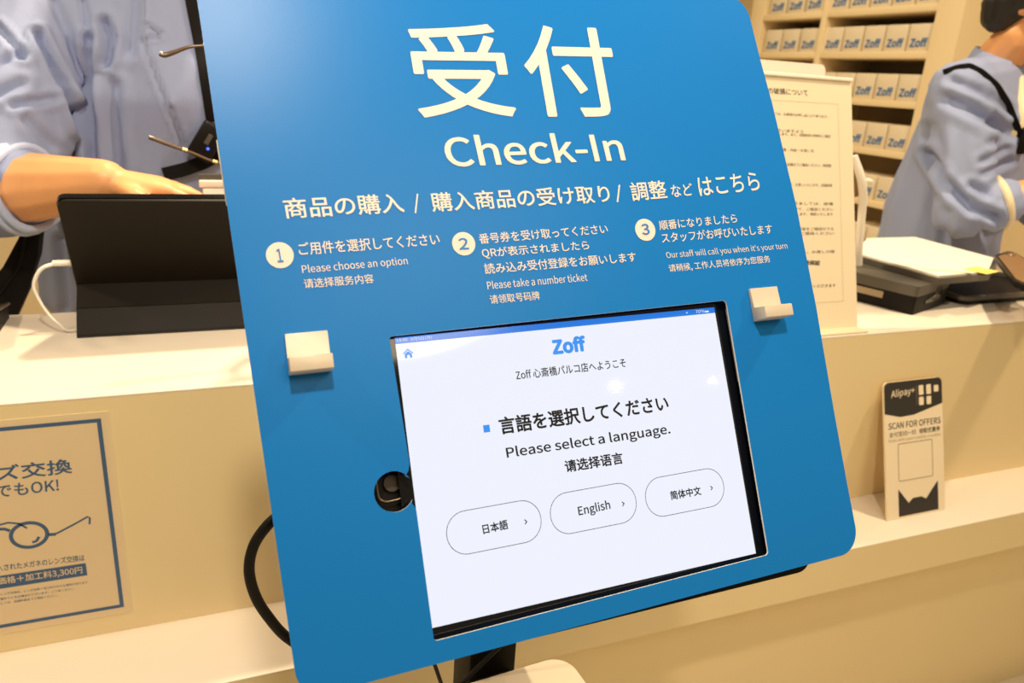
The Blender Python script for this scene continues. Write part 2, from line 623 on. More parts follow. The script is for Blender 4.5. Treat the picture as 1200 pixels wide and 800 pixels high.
obj('heading_lettering', merge(line('受', (491, 138), (606.5, 136.5), (472, 25.5), .014), line('付', (624.4, 137.5), (731, 136.5), (605.8, 29), .014)),
    'print_white', panel, False)
obj('heading_lettering', line('Check-In', (525, 196), (733.5, 188.5), (516.8, 159), .022), 'print_white', panel, False)
obj('subheading_lettering', merge(
    line('商品の購入', (334.5, 256.5), (474.5, 249), (330.5, 232.5), .016),
    line('/', (485.8, 250), (494, 249.5), (481.8, 227.5), .012),
    line('購入商品の受け取り', (507, 248.5), (716, 237), (503, 226), .016),
    line('/', (722.5, 237), (730.5, 236.5), (718.5, 217), .012),
    line('調整', (741, 236), (782.5, 232.5), (736.5, 214), .016),
    line('など', (787.5, 231.5), (812.5, 228.8), (784.8, 217), .012),
    line('はこちら', (820, 230), (891, 222.5), (816, 208), .014)), 'print_white', panel, False)
steps = [
    ((328, 299), 8.8, '1', ((325.5, 307.5), (332.5, 307), (322.8, 291.8)),
     [('ご用件を選択してください', (351, 299.5), (516, 287), (348.5, 284.5), .010),
      ('Please choose an option', (355, 322.5), (478.5, 312), (353, 310.5), .0),
      ('请选择服务内容', (357, 338), (438.5, 331.5), (355, 327), .006)]),
    ((543.3, 285.6), 8.6, '2', ((538.6, 292.5), (549.6, 292), (536.6, 279.2)),
     [('番号券を受け取ってください', (562.3, 286), (712.8, 273.5), (560, 274), .010),
      ('QRが表示されましたら', (566, 303.5), (691, 293.5), (563.5, 291), .010),
      ('読み込み受付登録をお願いします', (568.6, 321.3), (746, 306.5), (566.3, 309), .010),
      ('Please take a number ticket', (571.5, 339), (688.5, 329), (570, 329.5), .0),
      ('请领取号码牌', (575, 356.3), (633, 351), (573, 346), .006)]),
    ((756, 269.3), 8.9, '3', ((752.6, 275.3), (761.6, 274.8), (750.4, 262.6)),
     [('順番になりましたら', (773, 269.8), (864, 261), (771, 258.8), .010),
      ('スタッフがお呼びいたします', (776, 285), (905.5, 273.5), (774, 273.3), .010),
      ("Our staff will call you when it's your turn", (782, 304.5), (923.5, 293), (779.5, 295), .0),
      ('请稍候, 工作人员将依序为您服务', (784.5, 319.8), (903, 308.3), (782.5, 310), .006)])]
for c, r, dgt, tri, lines in steps:
    q = BI(*c)
    obj('number_badge', flat(circle(q.x, q.y, r), BW, PF + .0003), 'print_white', panel, False)
    obj('badge_numeral', text(dgt, BW, BI(*tri[0]), BI(*tri[1]), BI(*tri[2]), PF + .0007, .02), 'print_blue', panel, False, label='blue numeral')
    obj('step_lettering', merge(*[line(*l) for l in lines]), 'print_white', panel, False)

# white hooks stuck on the panel
for x0, x1, yt, yb in ((-73.2, -46.0, 7.8, -19.3), (291.2, 318.0, 11.0, -16.0)):
    prof = [(yt, PF), (yt, PF + .0035), (yb + 10.5, PF + .0035), (yb + 10.2, PF + .017), (yb + .8, PF + .017), (yb, PF + .014), (yb, PF)]
    bm = bmesh.new()
    A = [bm.verts.new(BW(x0, y, z)) for y, z in prof]; B = [bm.verts.new(BW(x1, y, z)) for y, z in prof]
    bm.faces.new(A); bm.faces.new(B)
    for i in range(len(prof)): bm.faces.new((A[i - 1], A[i], B[i], B[i - 1]))
    bmesh.ops.bevel(bm, geom=bm.edges[:], offset=.0006, segments=2, affect='EDGES', profile=.5)
    obj('hook', bm, 'hook', st, label='white plastic hook')

# black carrier behind the panel: tray frame, rails, knob plate, pole, foot
car = fillet([(-60, 60), (325, 60), (325, -222.5), (-60, -222.5)], 16, 8)
obj('back_plate', prism(car, BW, -.022, -.014), 'black', st, label='black back plate')
br_ = [(-14, 9.5), (277.5, 9.5), (277.5, -206.5), (-14, -206.5), (-14, -205.8), (271.8, -205.8), (271.8, 8.8), (-14, 8.8)]
obj('tray_frame', prism(br_, BW, -.0138, -.0005), 'black', st)
# thin metal clips that show beside the display
for pts in ([(272.9, -2), (272.9, -62)], [(273.5, -92), (273.5, -192)], [(274.9, -1), (274.9, -63)]):
    obj('edge_clip', tube([BW(x, y, .0002) for x, y in pts], .0007, 8), 'alu', st, label='thin champagne metal strip')
obj('edge_clip', tube([BW(x, y, .0004) for x, y in [(-4.0, -205.2), (120, -204.6)]], .0009, 8), 'alu', st, label='thin champagne metal strip')
obj('edge_clip', tube([BW(x, y, .001) for x, y in [(-9.6, -10), (-9.6, -60)]], .0008, 8), 'alu', st, label='thin champagne metal strip')
lug = fillet([(-30, -82), (-8, -82), (-8, -125), (-30, -125)], 10, 8)
obj('knob_plate', prism(lug, BW, -.0138, -.009), 'black', st)
k = BI(459.3, 566, -.006)
kb = flat(circle(k.x, k.y, 5.3), BW, 0)
kb.free()
obj('knob', prism(circle(k.x, k.y, 5.6), BW, -.009, -.0055), 'dark_bronze', st, label='round dark bronze knob')
ed = [(440.7, 562), (443.5, 580), (446.5, 585.5), (453, 587.5), (462, 586), (472, 583.5), (476.5, 587), (478.5, 591)]
obj('edge_wire', tube([BW(*BI(*p, -.004), -.004) for p in ed], .0006, 8, sub=5), 'alu', st, label='thin pale metal edge')
obj('pole', box(.218, .268, .575, .625, .02, 1.12, .003), 'black', st, label='black square pole')
obj('mount_arm', hull((BW(110, -95, -.03), (.02, .012, .03)), ((.243, .60, 1.09), (.018, .018, .03))), 'black', st)
obj('foot', rbox(.243, .60, .17, .17, 0, .02, .03, 0), 'black', st)

obj('edge_highlight_strip', prism([BI(*p, PF - .006) for p in [(253.4, 165), (258, 165), (269, 240), (265, 240)]], BW, PF - .0075, PF - .0045), 'hook', st, label='short cream strip standing for the lit panel edge')  # added strip painting the lit stretch of the panel's edge core

# ---- the tablet in the opening
tb = root('tablet_computer', BW(131, -98, -.010), 'tablet with a lit language selection screen set in the blue panel', 'tablet')
tbod = fillet([(-9.3, 8.2), (271.3, 8.2), (271.3, -205.2), (-9.3, -205.2)], 9, 8)
obj('body', prism(tbod, BW, -.0075, -.0002), 'black_gloss', tb, label='black tablet body and bezel')
scr = obj('screen', flat([(0, 0), (0, -196.4), (262, -196.4), (262, 0)], BW, .0001), 'screen', tb, False, label='bright white display')
Z1, Z2 = .0003, .0005
obj('status_bar', flat([(0, 0), (0, -4.6), (262, -4.6), (262, 0)], BW, Z1), 'screen_bar', scr, False)


def sline(s, bl, br, tl, bold=0.0, z=Z1):
    return text(s, BW, BI(*bl, 0), BI(*br, 0), BI(*tl, 0), z, bold)


for t_l in (('14:40', (464.5, 400.6), (477.5, 399.4), (464, 396.9)), ('8月5日(月)', (481.5, 399.9), (506, 397.6), (481, 395.4)), ('70%', (815, 367.3), (826, 366.2), (814.6, 363.6))):
    obj('status_lettering', sline(*t_l, 0, Z2), 'screen_white', scr, False)
obj('battery_icon', flat([(252.6, -2.2), (252.6, -3.6), (256.0, -3.6), (256.0, -2.2)], BW, Z2), 'screen_white', scr, False)
obj('wireless_icon', flat([(235.6, -2.9), (234.4, -1.9), (236.8, -1.9)][::-1], BW, Z2), 'screen_white', scr, False)
hxm, hym = 8.0, -11.6
roof = [(hxm - 3.9, hym - .2), (hxm, hym + 3.3), (hxm + 3.9, hym - .2), (hxm + 3.2, hym - .7), (hxm, hym + 2.2), (hxm - 3.2, hym - .7)]
wallp = [(hxm - 2.6, hym - .6), (hxm, hym + 1.6), (hxm + 2.6, hym - .6), (hxm + 2.6, hym - 3.4), (hxm + .9, hym - 3.4), (hxm + .9, hym - 1.4), (hxm - .9, hym - 1.4), (hxm - .9, hym - 3.4), (hxm - 2.6, hym - 3.4)]
obj('home_icon', merge(flat(roof, BW, Z1), flat(wallp, BW, Z1)), 'screen_blue', scr, False)
obj('logo_lettering', sline('Zoff', (648, 416), (687.5, 411.5), (645.3, 397), .085), 'screen_blue', scr, False)
obj('screen_bullet', flat([(54.7, -68.2), (54.7, -73.4), (59.5, -73.4), (59.5, -68.2)], BW, Z1), 'screen_blue', scr, False)
for t_l in (('Zoff 心斎橋パルコ店へようこそ', (605.3, 445.5), (734, 430), (603.3, 434.3), .016),
            ('言語を選択してください', (586.5, 509.5), (784.5, 481), (583, 489), .034),
            ('Please select a language.', (594.6, 540), (786.3, 511), (592, 523.8), .020),
            ('请选择语言', (663, 553.8), (731, 543), (660.3, 539.5), .032)):
    obj('screen_lettering', sline(*t_l), 'screen_ink', scr, False)
lab = [('日本語', (566.5, 626), (596, 619.5), (564.3, 614.5), .03), ('English', (678.7, 607), (716, 599), (676.3, 593), .02),
       ('简体中文', (786.3, 586), (822, 579.7), (784.3, 575.3), .03)]
for (cx, cy), l, ch in zip(((53.4, -139), (130.5, -139), (208.2, -140)), lab, ((616.5, 611), (730.5, 590), (834, 571.4))):
    W2, H2 = 35.0, 14.8
    o_ = fillet([(cx - W2, cy - H2), (cx + W2, cy - H2), (cx + W2, cy + H2), (cx - W2, cy + H2)], H2 - .01, 12)
    i_ = fillet([(cx - W2 + .42, cy - H2 + .42), (cx + W2 - .42, cy - H2 + .42), (cx + W2 - .42, cy + H2 - .42), (cx - W2 + .42, cy + H2 - .42)], H2 - .43, 12)
    q = BI(*ch, 0)
    chv = [(q.x - .9, q.y + 1.9), (q.x + .9, q.y), (q.x - .9, q.y - 1.9), (q.x - 1.4, q.y - 1.4), (q.x - .1, q.y), (q.x - 1.4, q.y + 1.4)]
    obj('language_button', merge(flat(o_, BW, Z1, [i_]), flat(chv, BW, Z1), sline(*l)), 'screen_ink', scr, False)

# ---- black braided cable looping out behind the panel's left edge
YC = .53
pc = [(345, 590, .50), (331, 600, YC), (312, 617, YC), (297, 640, YC), (292, 668, YC), (299, 697, YC), (314, 722, YC), (337, 747, YC), (372, 764, .52), (415, 752, .515), (450, 715, .51)]
cb = obj('power_cable', tube([PY(*p) for p in pc], .0042, 12, sub=8), 'cable_black')
tag(cb, 'thick black braided cable bulging out past the left edge of the blue panel', 'cable')
c2 = obj('thin_cable', tube([PY(481, 700, .54), PY(497, 745, .54), PY(511, 783, .54), PY(522, 815, .54), PY(532, 860, .54)], .0018, 8), 'cable_black')
tag(c2, 'thin black cable hanging straight below the blue panel left of the pole', 'cable')
c3 = obj('thin_cable', tube([PY(632, 712, .555), PY(600, 743, .555), PY(572, 770, .555), PY(543, 799, .555), PY(515, 832, .555)], .0024, 8), 'cable_black')
tag(c3, 'black cable crossing slantwise in front of the black pole below the panel', 'cable')

# ---- white ticket printer under the panel
tk = root('ticket_printer', (.245, .47, .70), 'white rounded box on the pole showing below the bottom edge of the blue panel', 'printer')
tz = CAMZ - .55
obj('housing', rbox(.2395, .468, .08, .083, tz - .09, tz, .022, 4), 'hook', tk, label='white rounded housing')
obj('pole_bracket', box(.225, .262, .545, .58, tz - .06, tz - .02, .002), 'black', tk)

# ================================================================== THINGS ON THE COUNTER
# ---- black tablet folio on the left
fo = root('tablet_folio', (-.05, 1.28, TOPZ), 'black tablet in a folding folio cover standing on the counter left of the panel', 'tablet')
X0, X1 = -.184, .096
z_ = lambda r: CAMZ + r


def slab(ya, za, yb, zb, th, x0, x1, r=.0):
    """slab between two edge lines running along X, th thick towards the staff side"""
    d = Vector((0, yb - ya, zb - za)); L = d.length; d.normalize()
    n = Vector((1, 0, 0)).cross(d); n = n if n.y > 0 else -n
    pts = fillet([(x0, 0), (x1, 0), (x1, L), (x0, L)], r, 6) if r else [(x0, 0), (x1, 0), (x1, L), (x0, L)]
    return prism(pts, lambda x, y, z: Vector((x, ya, za)) + d * y + n * z, 0, th)


obj('lower_flap', slab(1.234, TOPZ + .0005, 1.264, z_(-.371), .005, X0, X1), 'black_leather', fo)
obj('upper_flap', slab(1.2655, z_(-.3705), 1.298, z_(-.342), .005, X0, X1), 'black_leather', fo)
obj('base_flap', box(X0, X1, 1.236, 1.35, TOPZ + .0003, TOPZ + .004, .001), 'black_leather', fo)
tbk = obj('cover_back', slab(1.3345, TOPZ + .0045, 1.214, z_(-.2005), .004, X0, X1, .012), 'black_leather', fo)
obj('tablet_body', slab(1.3385, TOPZ + .006, 1.219, z_(-.197), .009, X0 - .002, X1 + .002, .012), 'black_gloss', fo, label='glossy black tablet rim')
# white charging cable
pw = [PY(99, 308, 1.30), PY(82, 308, 1.30), PY(64, 309, 1.30), PY(50, 314, 1.29), PY(42, 325, 1.285), PY(40, 338, 1.28), PY(48, 355, 1.275), PY(57, 368, 1.27), PY(70, 380, 1.262), PZ(86, 387, -.405), Vector((-.13, 1.30, TOPZ + .006))]
wc = root('charging_cable', PZ(60, 385, -.4077), 'white charging cable plugged into the left side of the black folio tablet', 'cable')
obj('plug', tube([pw[0], PY(79, 308, 1.30), PY(62, 308.5, 1.30)], [.0048, .0050, .0046], 12), 'cable_white', wc)
obj('cord', tube(pw[2:], [.0030, .0030, .0026, .0020, .0016, .0016, .0016], 10, sub=8), 'cable_white', wc)

# ---- dark tablet at the extreme left of the counter
ld = root('dark_terminal', (-.36, 1.29, TOPZ), 'dark slab with a pale rim lying at the far left end of the counter', 'terminal')
obj('body', prism([(1.16, 0.0005), (1.355, 0.0005), (1.362, .022), (1.20, .045)], lambda x, y, z: Vector((z, x, TOPZ + y)), -.50, -.291), 'black', ld)
obj('rim', tube([Vector((-.2905, 1.362, TOPZ + .022)), Vector((-.2905, 1.20, TOPZ + .046))], .0025, 8), 'alu', ld, label='pale metal rim')

# ---- framed A4 notice taped on the counter's front (left)
SY = 1.0
sf = lambda x, y, z: Vector((x, SY - .0012 - z, y))


def SI(px, py):
    p = PY(px, py, SY); return Vector((p.x, p.z))


sg = root('counter_sign', (-.235, .998, SI(140, 711).y), 'lens exchange notice with a blue border taped to the counter front at left', 'sign')
bt, bb, bR = SI(113, 490).y, SI(140, 711).y, -.1338
bL = bR - .205
fR, fT, fB = bR + .010, bt + .009, bb - .010
obj('film_sleeve', box(bL - .012, fR, SY - .0012, SY - .0001, fB, fT), 'film', sg)
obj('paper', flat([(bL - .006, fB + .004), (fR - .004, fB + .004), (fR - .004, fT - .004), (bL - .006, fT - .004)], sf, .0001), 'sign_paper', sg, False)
bw_ = .0050
obj('border', flat([(bL, bb), (bR, bb), (bR, bt), (bL, bt)], sf, .0003, [[(bL + bw_, bb + bw_), (bR - bw_, bb + bw_), (bR - bw_, bt - bw_), (bL + bw_, bt - bw_)]]), 'sign_blue', sg, False)


def sgl(s, bl, br, tl, bold=0., z=.0003):
    return text(s, sf, SI(*bl), SI(*br), SI(*tl), z, bold)


for g_ in (sgl('レンズ交換', (-64, 570.5), (85, 553.5), (-66.5, 552), .02), sgl('でもOK!', (-4, 582.5), (69.5, 574.3), (-5.5, 568), .016),
                            sgl('入されたメガネのレンズ交換は', (-3, 668.8), (99.5, 656), (-4, 661), .012),
                            sgl('のレンズ交換は、レンズ交換＋加工料がかかる場合があります', (-3, 697.5), (103, 682.6), (-3.5, 694.5)),
                            sgl('お預かりとなる場合がございます。ご了承ください', (-3, 703), (87, 690.2), (-3.5, 700)),
                            sgl('詳しくは、店舗係員までご相談ください。', (-3, 708), (68, 697.8), (-3.5, 705))):
    obj('sign_lettering', g_, 'sign_blue', sg, False)
q0, q1, q2, q3 = SI(-70, 697), SI(102.6, 673), SI(102, 658.5), SI(-70, 682)
obj('price_banner', flat([(q0.x, q1.y), (q1.x, q1.y), (q1.x, q2.y), (q0.x, q2.y)], sf, .0003), 'sign_blue', sg, False)
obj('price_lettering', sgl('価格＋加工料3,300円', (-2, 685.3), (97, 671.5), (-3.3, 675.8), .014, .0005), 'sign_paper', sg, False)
e = SI(34.5, 626)
er, eh = (SI(58, 622) - SI(11, 629)).length / 2, (SI(33, 610.5) - SI(36, 642.5)).length / 2
draw = [flat(circle(e.x, e.y, er, eh), sf, .0003, [circle(e.x, e.y, er - .0046, eh - .0046)])]


def stroke(pts, wd):
    P = [SI(*p) for p in pts]; out = []
    for side in (1, -1):
        rng = range(len(P)) if side == 1 else range(len(P) - 1, -1, -1)
        for i in rng:
            t = (P[min(i + 1, len(P) - 1)] - P[max(i - 1, 0)]).normalized()
            out.append(P[i] + Vector((-t.y, t.x)) * wd / 2 * side)
    return flat(out, sf, .0003)


draw += [stroke([(57, 625.5), (66, 625)], .0042), stroke([(66, 624.5), (86, 614), (103, 604.5), (105.5, 606), (105, 613.5)], .0024),
         stroke([(12, 621), (6, 619), (0, 619), (-8, 621)], .0040), stroke([(-2, 614.5), (10, 611.5), (22, 612.5), (32, 618)], .0024),
         stroke([(38, 634.5), (43, 633), (46, 628)], .0034)]
obj('glasses_drawing', merge(*draw), 'sign_blue', sg, False)

# ---- card leaning on the ledge (right)
cX0, cX1 = 1.184, 1.337
cY0, cZ0, cY1, cZ1 = .9095, LEDZ + .0005, .990, CAMZ - .507
cd_d = Vector((0, cY1 - cY0, cZ1 - cZ0)); cL = cd_d.length; cd_d.normalize()
cn = Vector((1, 0, 0)).cross(cd_d); cn = cn if cn.y < 0 else -cn
cf = lambda x, y, z: Vector((x, cY0, cZ0)) + cd_d * y + cn * z


def CI(px, py):
    r = ray(px, py); o = Vector((0, cY0, cZ0))
    q = CAM + r * ((o - CAM).dot(cn) / r.dot(cn))
    return Vector((q.x, (q - o).dot(cd_d)))


cd = root('payment_card_sign', (1.26, .93, LEDZ), 'small black and white payment card leaning on the ledge right of the panel', 'sign')
cpts = fillet([(cX0, 0), (cX1, 0), (cX1, cL), (cX0, cL)], [.002, .002, .012, .012], 6)
obj('board', prism(cpts, cf, -.004, 0), 'paper', cd)
hd = fillet([(cX0 + .001, cL - .060), (cX0 + .04, cL - .069), (cX0 + .075, cL - .068), (cX1 - .0005, cL - .052), (cX1 - .0005, cL - .0005), (cX0 + .001, cL - .0005)],
            [.0, .03, .03, 0, .011, .011], 6)
obj('header_band', flat(hd, cf, .0003), 'ink', cd, False, label='black header band')
ftb = [(cX0 + .030, .004), (cX1 - .018, .004), (cX1 - .018, .062), (cX0 + .102, .030), (cX0 + .090, .036), (cX0 + .068, .036), (cX0 + .056, .028), (cX0 + .030, .058)]
obj('footer_band', flat(ftb, cf, .0003), 'ink', cd, False, label='black envelope shaped footer')
cl = lambda s, bl, br, tl, b=0., z=.0003: text(s, cf, CI(*bl), CI(*br), CI(*tl), z, b)
obj('header_lettering', merge(cl('Alipay+', (1044, 468.5), (1071.5, 463), (1044, 457.5), .01, .0006),
                              *[flat(fillet([(x, y), (x + .0125, y), (x + .0125, y + h_), (x, y + h_)], .002, 4), cf, .0006)
                                for x, y, h_ in [(cX0 + .090, cL - .031, .019), (cX0 + .110, cL - .031, .019), (cX0 + .130, cL - .028, .013), (cX0 + .090, cL - .051, .016), (cX0 + .110, cL - .051, .016)]]),
    'paper', cd, False)
obj('header_rule', flat([(cX0 + .0835, cL - .050), (cX0 + .0842, cL - .050), (cX0 + .0842, cL - .012), (cX0 + .0835, cL - .012)], cf, .0006), 'grey_ink', cd, False)
obj('card_lettering', merge(cl('SCAN FOR OFFERS', (1041, 503.5), (1102, 495.5), (1041, 496), .014), cl('支付宝扫一扫', (1042, 513), (1073, 508.5), (1042, 507)),
                            cl('领取优惠券', (1077, 508), (1101.5, 504.5), (1077, 502), .01)), 'ink', cd, False)
obj('card_small_lettering', cl('Scan with your mobile e-wallet', (1041, 519.5), (1102, 511), (1041, 515)), 'grey_ink', cd, False)
obj('code_field', flat(fillet([(cX0 + .032, .072), (cX1 - .030, .072), (cX1 - .030, .146), (cX0 + .032, .146)], .004, 4), cf, .0003,
                       [fillet([(cX0 + .0335, .0735), (cX1 - .0315, .0735), (cX1 - .0315, .1445), (cX0 + .0335, .1445)], .003, 4)]), 'grey_ink', cd, False)

# ---- tall notice in a clear stand, on the counter right of the panel
nX0, nX1 = .800, 1.132
nY0, nZ0, nY1, nZ1 = 1.030, TOPZ + .0005, 1.167, CAMZ + .034
nd = Vector((0, nY1 - nY0, nZ1 - nZ0)); nL = nd.length; nd.normalize()
nn_ = Vector((1, 0, 0)).cross(nd); nn_ = nn_ if nn_.y < 0 else -nn_
nf = lambda x, y, z: Vector((x, nY0, nZ0)) + nd * y + nn_ * z


def NI(px, py):
    r = ray(px, py); o = Vector((0, nY0, nZ0))
    q = CAM + r * ((o - CAM).dot(nn_) / r.dot(nn_))
    return Vector((q.x, (q - o).dot(nd)))


nt_ = root('notice_stand', (.97, 1.07, TOPZ), 'tall white printed notice leaning back on the counter at the panel right edge', 'sign')
obj('notice_sheet', prism([(nX0, 0), (nX1, 0), (nX1, nL), (nX0, nL)], nf, -.003, 0), 'paper', nt_)
obj('top_rail', box(nX0, nX1, -.0055, .0015, nL - .006, nL, .001, mtx=Matrix(((1, 0, 0, 0), (0, -nn_.y, nd.y, nY0), (0, -nn_.z, nd.z, nZ0), (0, 0, 0, 1)))), 'paper_bright', nt_)
obj('support_leg', slab(nY0 + .145, TOPZ + .001, nY1 - .045, nZ1 - .19, .003, .9, 1.02), 'paper', nt_)
obj('foot_lip', box(nX0, nX1, 1.004, 1.031, TOPZ + .0004, TOPZ + .004, .001), 'paper', nt_)
nl = lambda s, bl, br, tl, b=0.: text(s, nf, NI(*bl), NI(*br), NI(*tl), .0004, b)
body = [(136.6, 970, 'につきましては、お客様のお申し出により承ります。', 890), (154, 941, 'ださいますよう', 905), (159.6, 973, 'お願いいたします。また、店舗係員の説明をご確認', 895), (176.6, 953, '保証期間・内容・お渡し日', 905),
        (194, 974, 'の場合は店舗までご連絡ください。再調整', 908), (217, 975, 'いただき、お渡しいたします。店舗係員', 915), (238.5, 976, 'につきましては、修理', 918), (245, 976, 'とさせて、ご確認ください', 922),
        (250.6, 976, 'いたします。保証いたします', 925), (267.8, 977, 'の内容をご確認のうえ', 930), (273, 977, 'ご連絡ください', 938), (294.3, 978, 'また、お渡しの際', 935), (334, 979, 'させていただきます', 940)]
L_ = [nl('様の破損について', (893, 109.3), (947, 112.6), (892, 101.8), .008)]
for y, xr, s, xl in body:
    sl = .062 - (y - 136) * .0005
    yl = y - (xr - xl) * sl
    L_.append(nl(s, (xl, yl + 2), (xr, y + 2), (xl, yl - 1.6)))
L_.append(nl('修理保証', (935, 310.2), (961, 310.8), (935, 304.5), .03))
for g_ in L_: obj('notice_lettering', g_, 'ink', nt_, False)
a, b = NI(982, 122).x, NI(987, 353).y
t_ = NI(982, 122).y
obj('notice_border', flat([(nX0 + .03, b), (a, b), (a, t_), (nX0 + .03, t_)], nf, .0004, [[(nX0 + .0304, b + .0004), (a - .0004, b + .0004), (a - .0004, t_ - .0004), (nX0 + .0304, t_ - .0004)]]), 'grey_ink', nt_, False)

# ---- white tablet standing behind the notice
wy0, wy1 = 1.262, 1.262
tpx = PY(968, 76, 1.262)
wt = root('white_tablet', (.95, 1.29, TOPZ), 'white device edge rising just above the top of the tall notice', 'tablet')
obj('body', slab(1.16 + .05, TOPZ + .0005, 1.262, tpx.z, .030, tpx.x - .28, tpx.x, .012), 'paper_bright', wt, label='white rounded slab')
obj('stand', slab(1.36, TOPZ + .001, 1.285, CAMZ - .14, .004, tpx.x - .2, tpx.x - .08), 'grey_plastic', wt)

# ---- white curved scanner beside the notice
sc_ = root('barcode_scanner', PZ(1008, 300, -.40), 'slim white curved handle with a dark back peeking out right of the notice', 'scanner')
hp = [PY(1000, 183, 1.24), PY(1004, 196, 1.235), PY(1009, 212, 1.23), PY(1011, 230, 1.235), PY(1010, 250, 1.24), PY(1007, 285, 1.245), PY(1006, 310, 1.25)]
obj('handle', tube(hp, [.0085, .010, .0095, .0085, .008, .008], 14, sub=6), 'paper_bright', sc_)
obj('back_shell', tube([p + Vector((-.013, .008, 0)) for p in hp[:4]], [.006, .008, .008, .006], 12, sub=6), 'brown_label', sc_, label='dark brown back shell')
obj('trigger', tube([hp[2], hp[2] + Vector((.018, -.004, .001)), hp[2] + Vector((.026, -.004, -.004))], [.006, .005, .004], 10, sub=4), 'paper_bright', sc_)
obj('base', rbox(hp[-1].x, hp[-1].y + .02, .03, .03, TOPZ + .0003, TOPZ + .02, .01, 0), 'paper_bright', sc_)

# ---- receipt printer with a clipboard of papers
pA = 19.0
ca, sa = math.cos(math.radians(pA)), math.sin(math.radians(pA))
PC = Vector((1.325, 1.079, 0))                                   # near bottom corner


def pf(x, y, z):                                                   # x along the short end, y along the long side to the left
    return Vector((PC.x + x * ca - y * sa, PC.y + x * sa + y * ca, z))


pr = root('receipt_printer', (1.30, 1.2, TOPZ), 'black boxy receipt printer standing on the counter right of the notice', 'printer')
W_, D_, H_ = .165, .26, .060
shell = [(0, 0), (W_, 0), (W_, D_), (0, D_)]
obj('base_shell', prism(fillet(shell, .006, 4), pf, TOPZ + .0005, TOPZ + .038), 'black', pr)
obj('top_cover', prism(fillet([(-.001, -.001), (W_ + .001, -.001), (W_ + .001, D_ + .001), (-.001, D_ + .001)], .008, 4), pf, TOPZ + .0385, TOPZ + H_), 'grey_plastic', pr, label='dark grey cover')
sf2 = lambda x, z, d: pf(-.0006 - d, x, z)
obj('nameplate', flat([(.065, TOPZ + .020), (.13, TOPZ + .020), (.13, TOPZ + .034), (.065, TOPZ + .034)], lambda x, y, z: pf(-.0008, x, y), 0), 'grey_ink', pr, False, label='pale grey name plate')
obj('paper_slot', prism([(.05, TOPZ + .018), (.125, TOPZ + .018), (.125, TOPZ + .046), (.105, TOPZ + .052), (.085, TOPZ + .03), (.05, TOPZ + .024)], lambda x, y, z: pf(x, -.0015 - z, y), -.002, .0), 'black_gloss', pr, label='black slot')
obj('printer_foot', rbox(PC.x + .16, PC.y + .06, .012, .008, TOPZ + .0003, TOPZ + .006, .003, 20), 'grey_plastic', pr)

cz = CAMZ - .333
cbp = [PZ(x, y, -.335) for x, y in [(1000, 298), (1015, 281), (1072, 279.5), (1165, 304.5), (1158, 321), (1100, 326)]]
cbp = [Vector((p.x, p.y)) for p in cbp]
cb_ = root('clipboard', (1.55, 1.3, TOPZ + H_), 'dark clipboard holding white sheets, lying across the receipt printer', 'clipboard')
obj('board', prism([p + (p - sum(cbp, Vector((0, 0))) / 6) * .03 for p in cbp], lambda x, y, z: Vector((x, y, z)), TOPZ + H_ + .0005, cz - .0015), 'grey_plastic', cb_)
cen = sum(cbp, Vector((0, 0))) / len(cbp)
sh_o = obj('paper_sheets', prism([cen + (p - cen) * .985 for p in cbp], lambda x, y, z: Vector((x, y, z)), cz - .0012, cz + .003), 'paper_bright')
tag(sh_o, 'loose white sheets lying on the dark clipboard at the right end of the counter', 'papers')
yn = rbox(PZ(1150, 317, -.33).x, PZ(1150, 317, -.33).y, .030, .024, cz + .0033, cz + .0042, .001, 15)
tag(obj('sticky_note', yn, 'yellow'), 'small yellow note lying on the white sheets beside the phone', 'note')
pk = rbox(PZ(1115, 319, -.33).x, PZ(1115, 319, -.33).y + .01, .05, .004, cz + .0033, cz + .0045, .001, -30)
tag(obj('paper_slip', pk, 'paper'), 'narrow cream slip lying on the front edge of the white sheets', 'slip')

# ---- black cash tray
tr = root('cash_tray', (1.70, 1.21, TOPZ), 'flat black tray lying on the counter in front of the white sheets at right', 'tray')
obj('tray_base', prism(fillet([(1.515, 1.118), (1.86, 1.128), (1.86, 1.30), (1.515, 1.29)], .02, 6), lambda x, y, z: Vector((x, y, z)), TOPZ + .0005, TOPZ + .010), 'black', tr)
obj('tray_rim', prism(fillet([(1.510, 1.113), (1.865, 1.123), (1.865, 1.305), (1.510, 1.295)], .022, 6), lambda x, y, z: Vector((x, y, z)), TOPZ + .0105, TOPZ + .019,
                      [fillet([(1.522, 1.125), (1.853, 1.135), (1.853, 1.293), (1.522, 1.283)], .016, 6)]), 'grey_plastic', tr)

# ---- phone resting on the sheets
ph = root('mobile_phone', PZ(1190, 318, -.33), 'dark phone with a brown back tipped on the white sheets at the right frame edge', 'phone')
php = [PZ(x, y, -.318) for x, y in [(1166, 299), (1184, 293.5), (1236, 322), (1228, 348), (1189, 329)]]
php = fillet([(p.x, p.y) for p in php], .008, 5)
XY = lambda x, y, z: Vector((x, y, z))
pz = cz + .0045
obj('case', prism(php, XY, pz, pz + .011), 'black', ph)
pcn = sum(php, Vector((0, 0))) / len(php)
obj('back_cover', prism([pcn + (p - pcn) * .88 for p in php], XY, pz + .0112, pz + .0125), 'brown_label', ph, label='brown back cover')
pq = PZ(1184, 300, -.318)
obj('camera_ring', tube([Vector((pq.x + .008 * math.cos(t * .5236), pq.y + .008 * math.sin(t * .5236), pz + .0135)) for t in range(12)], .0014, 8, True), 'alu', ph, label='pale camera ring')

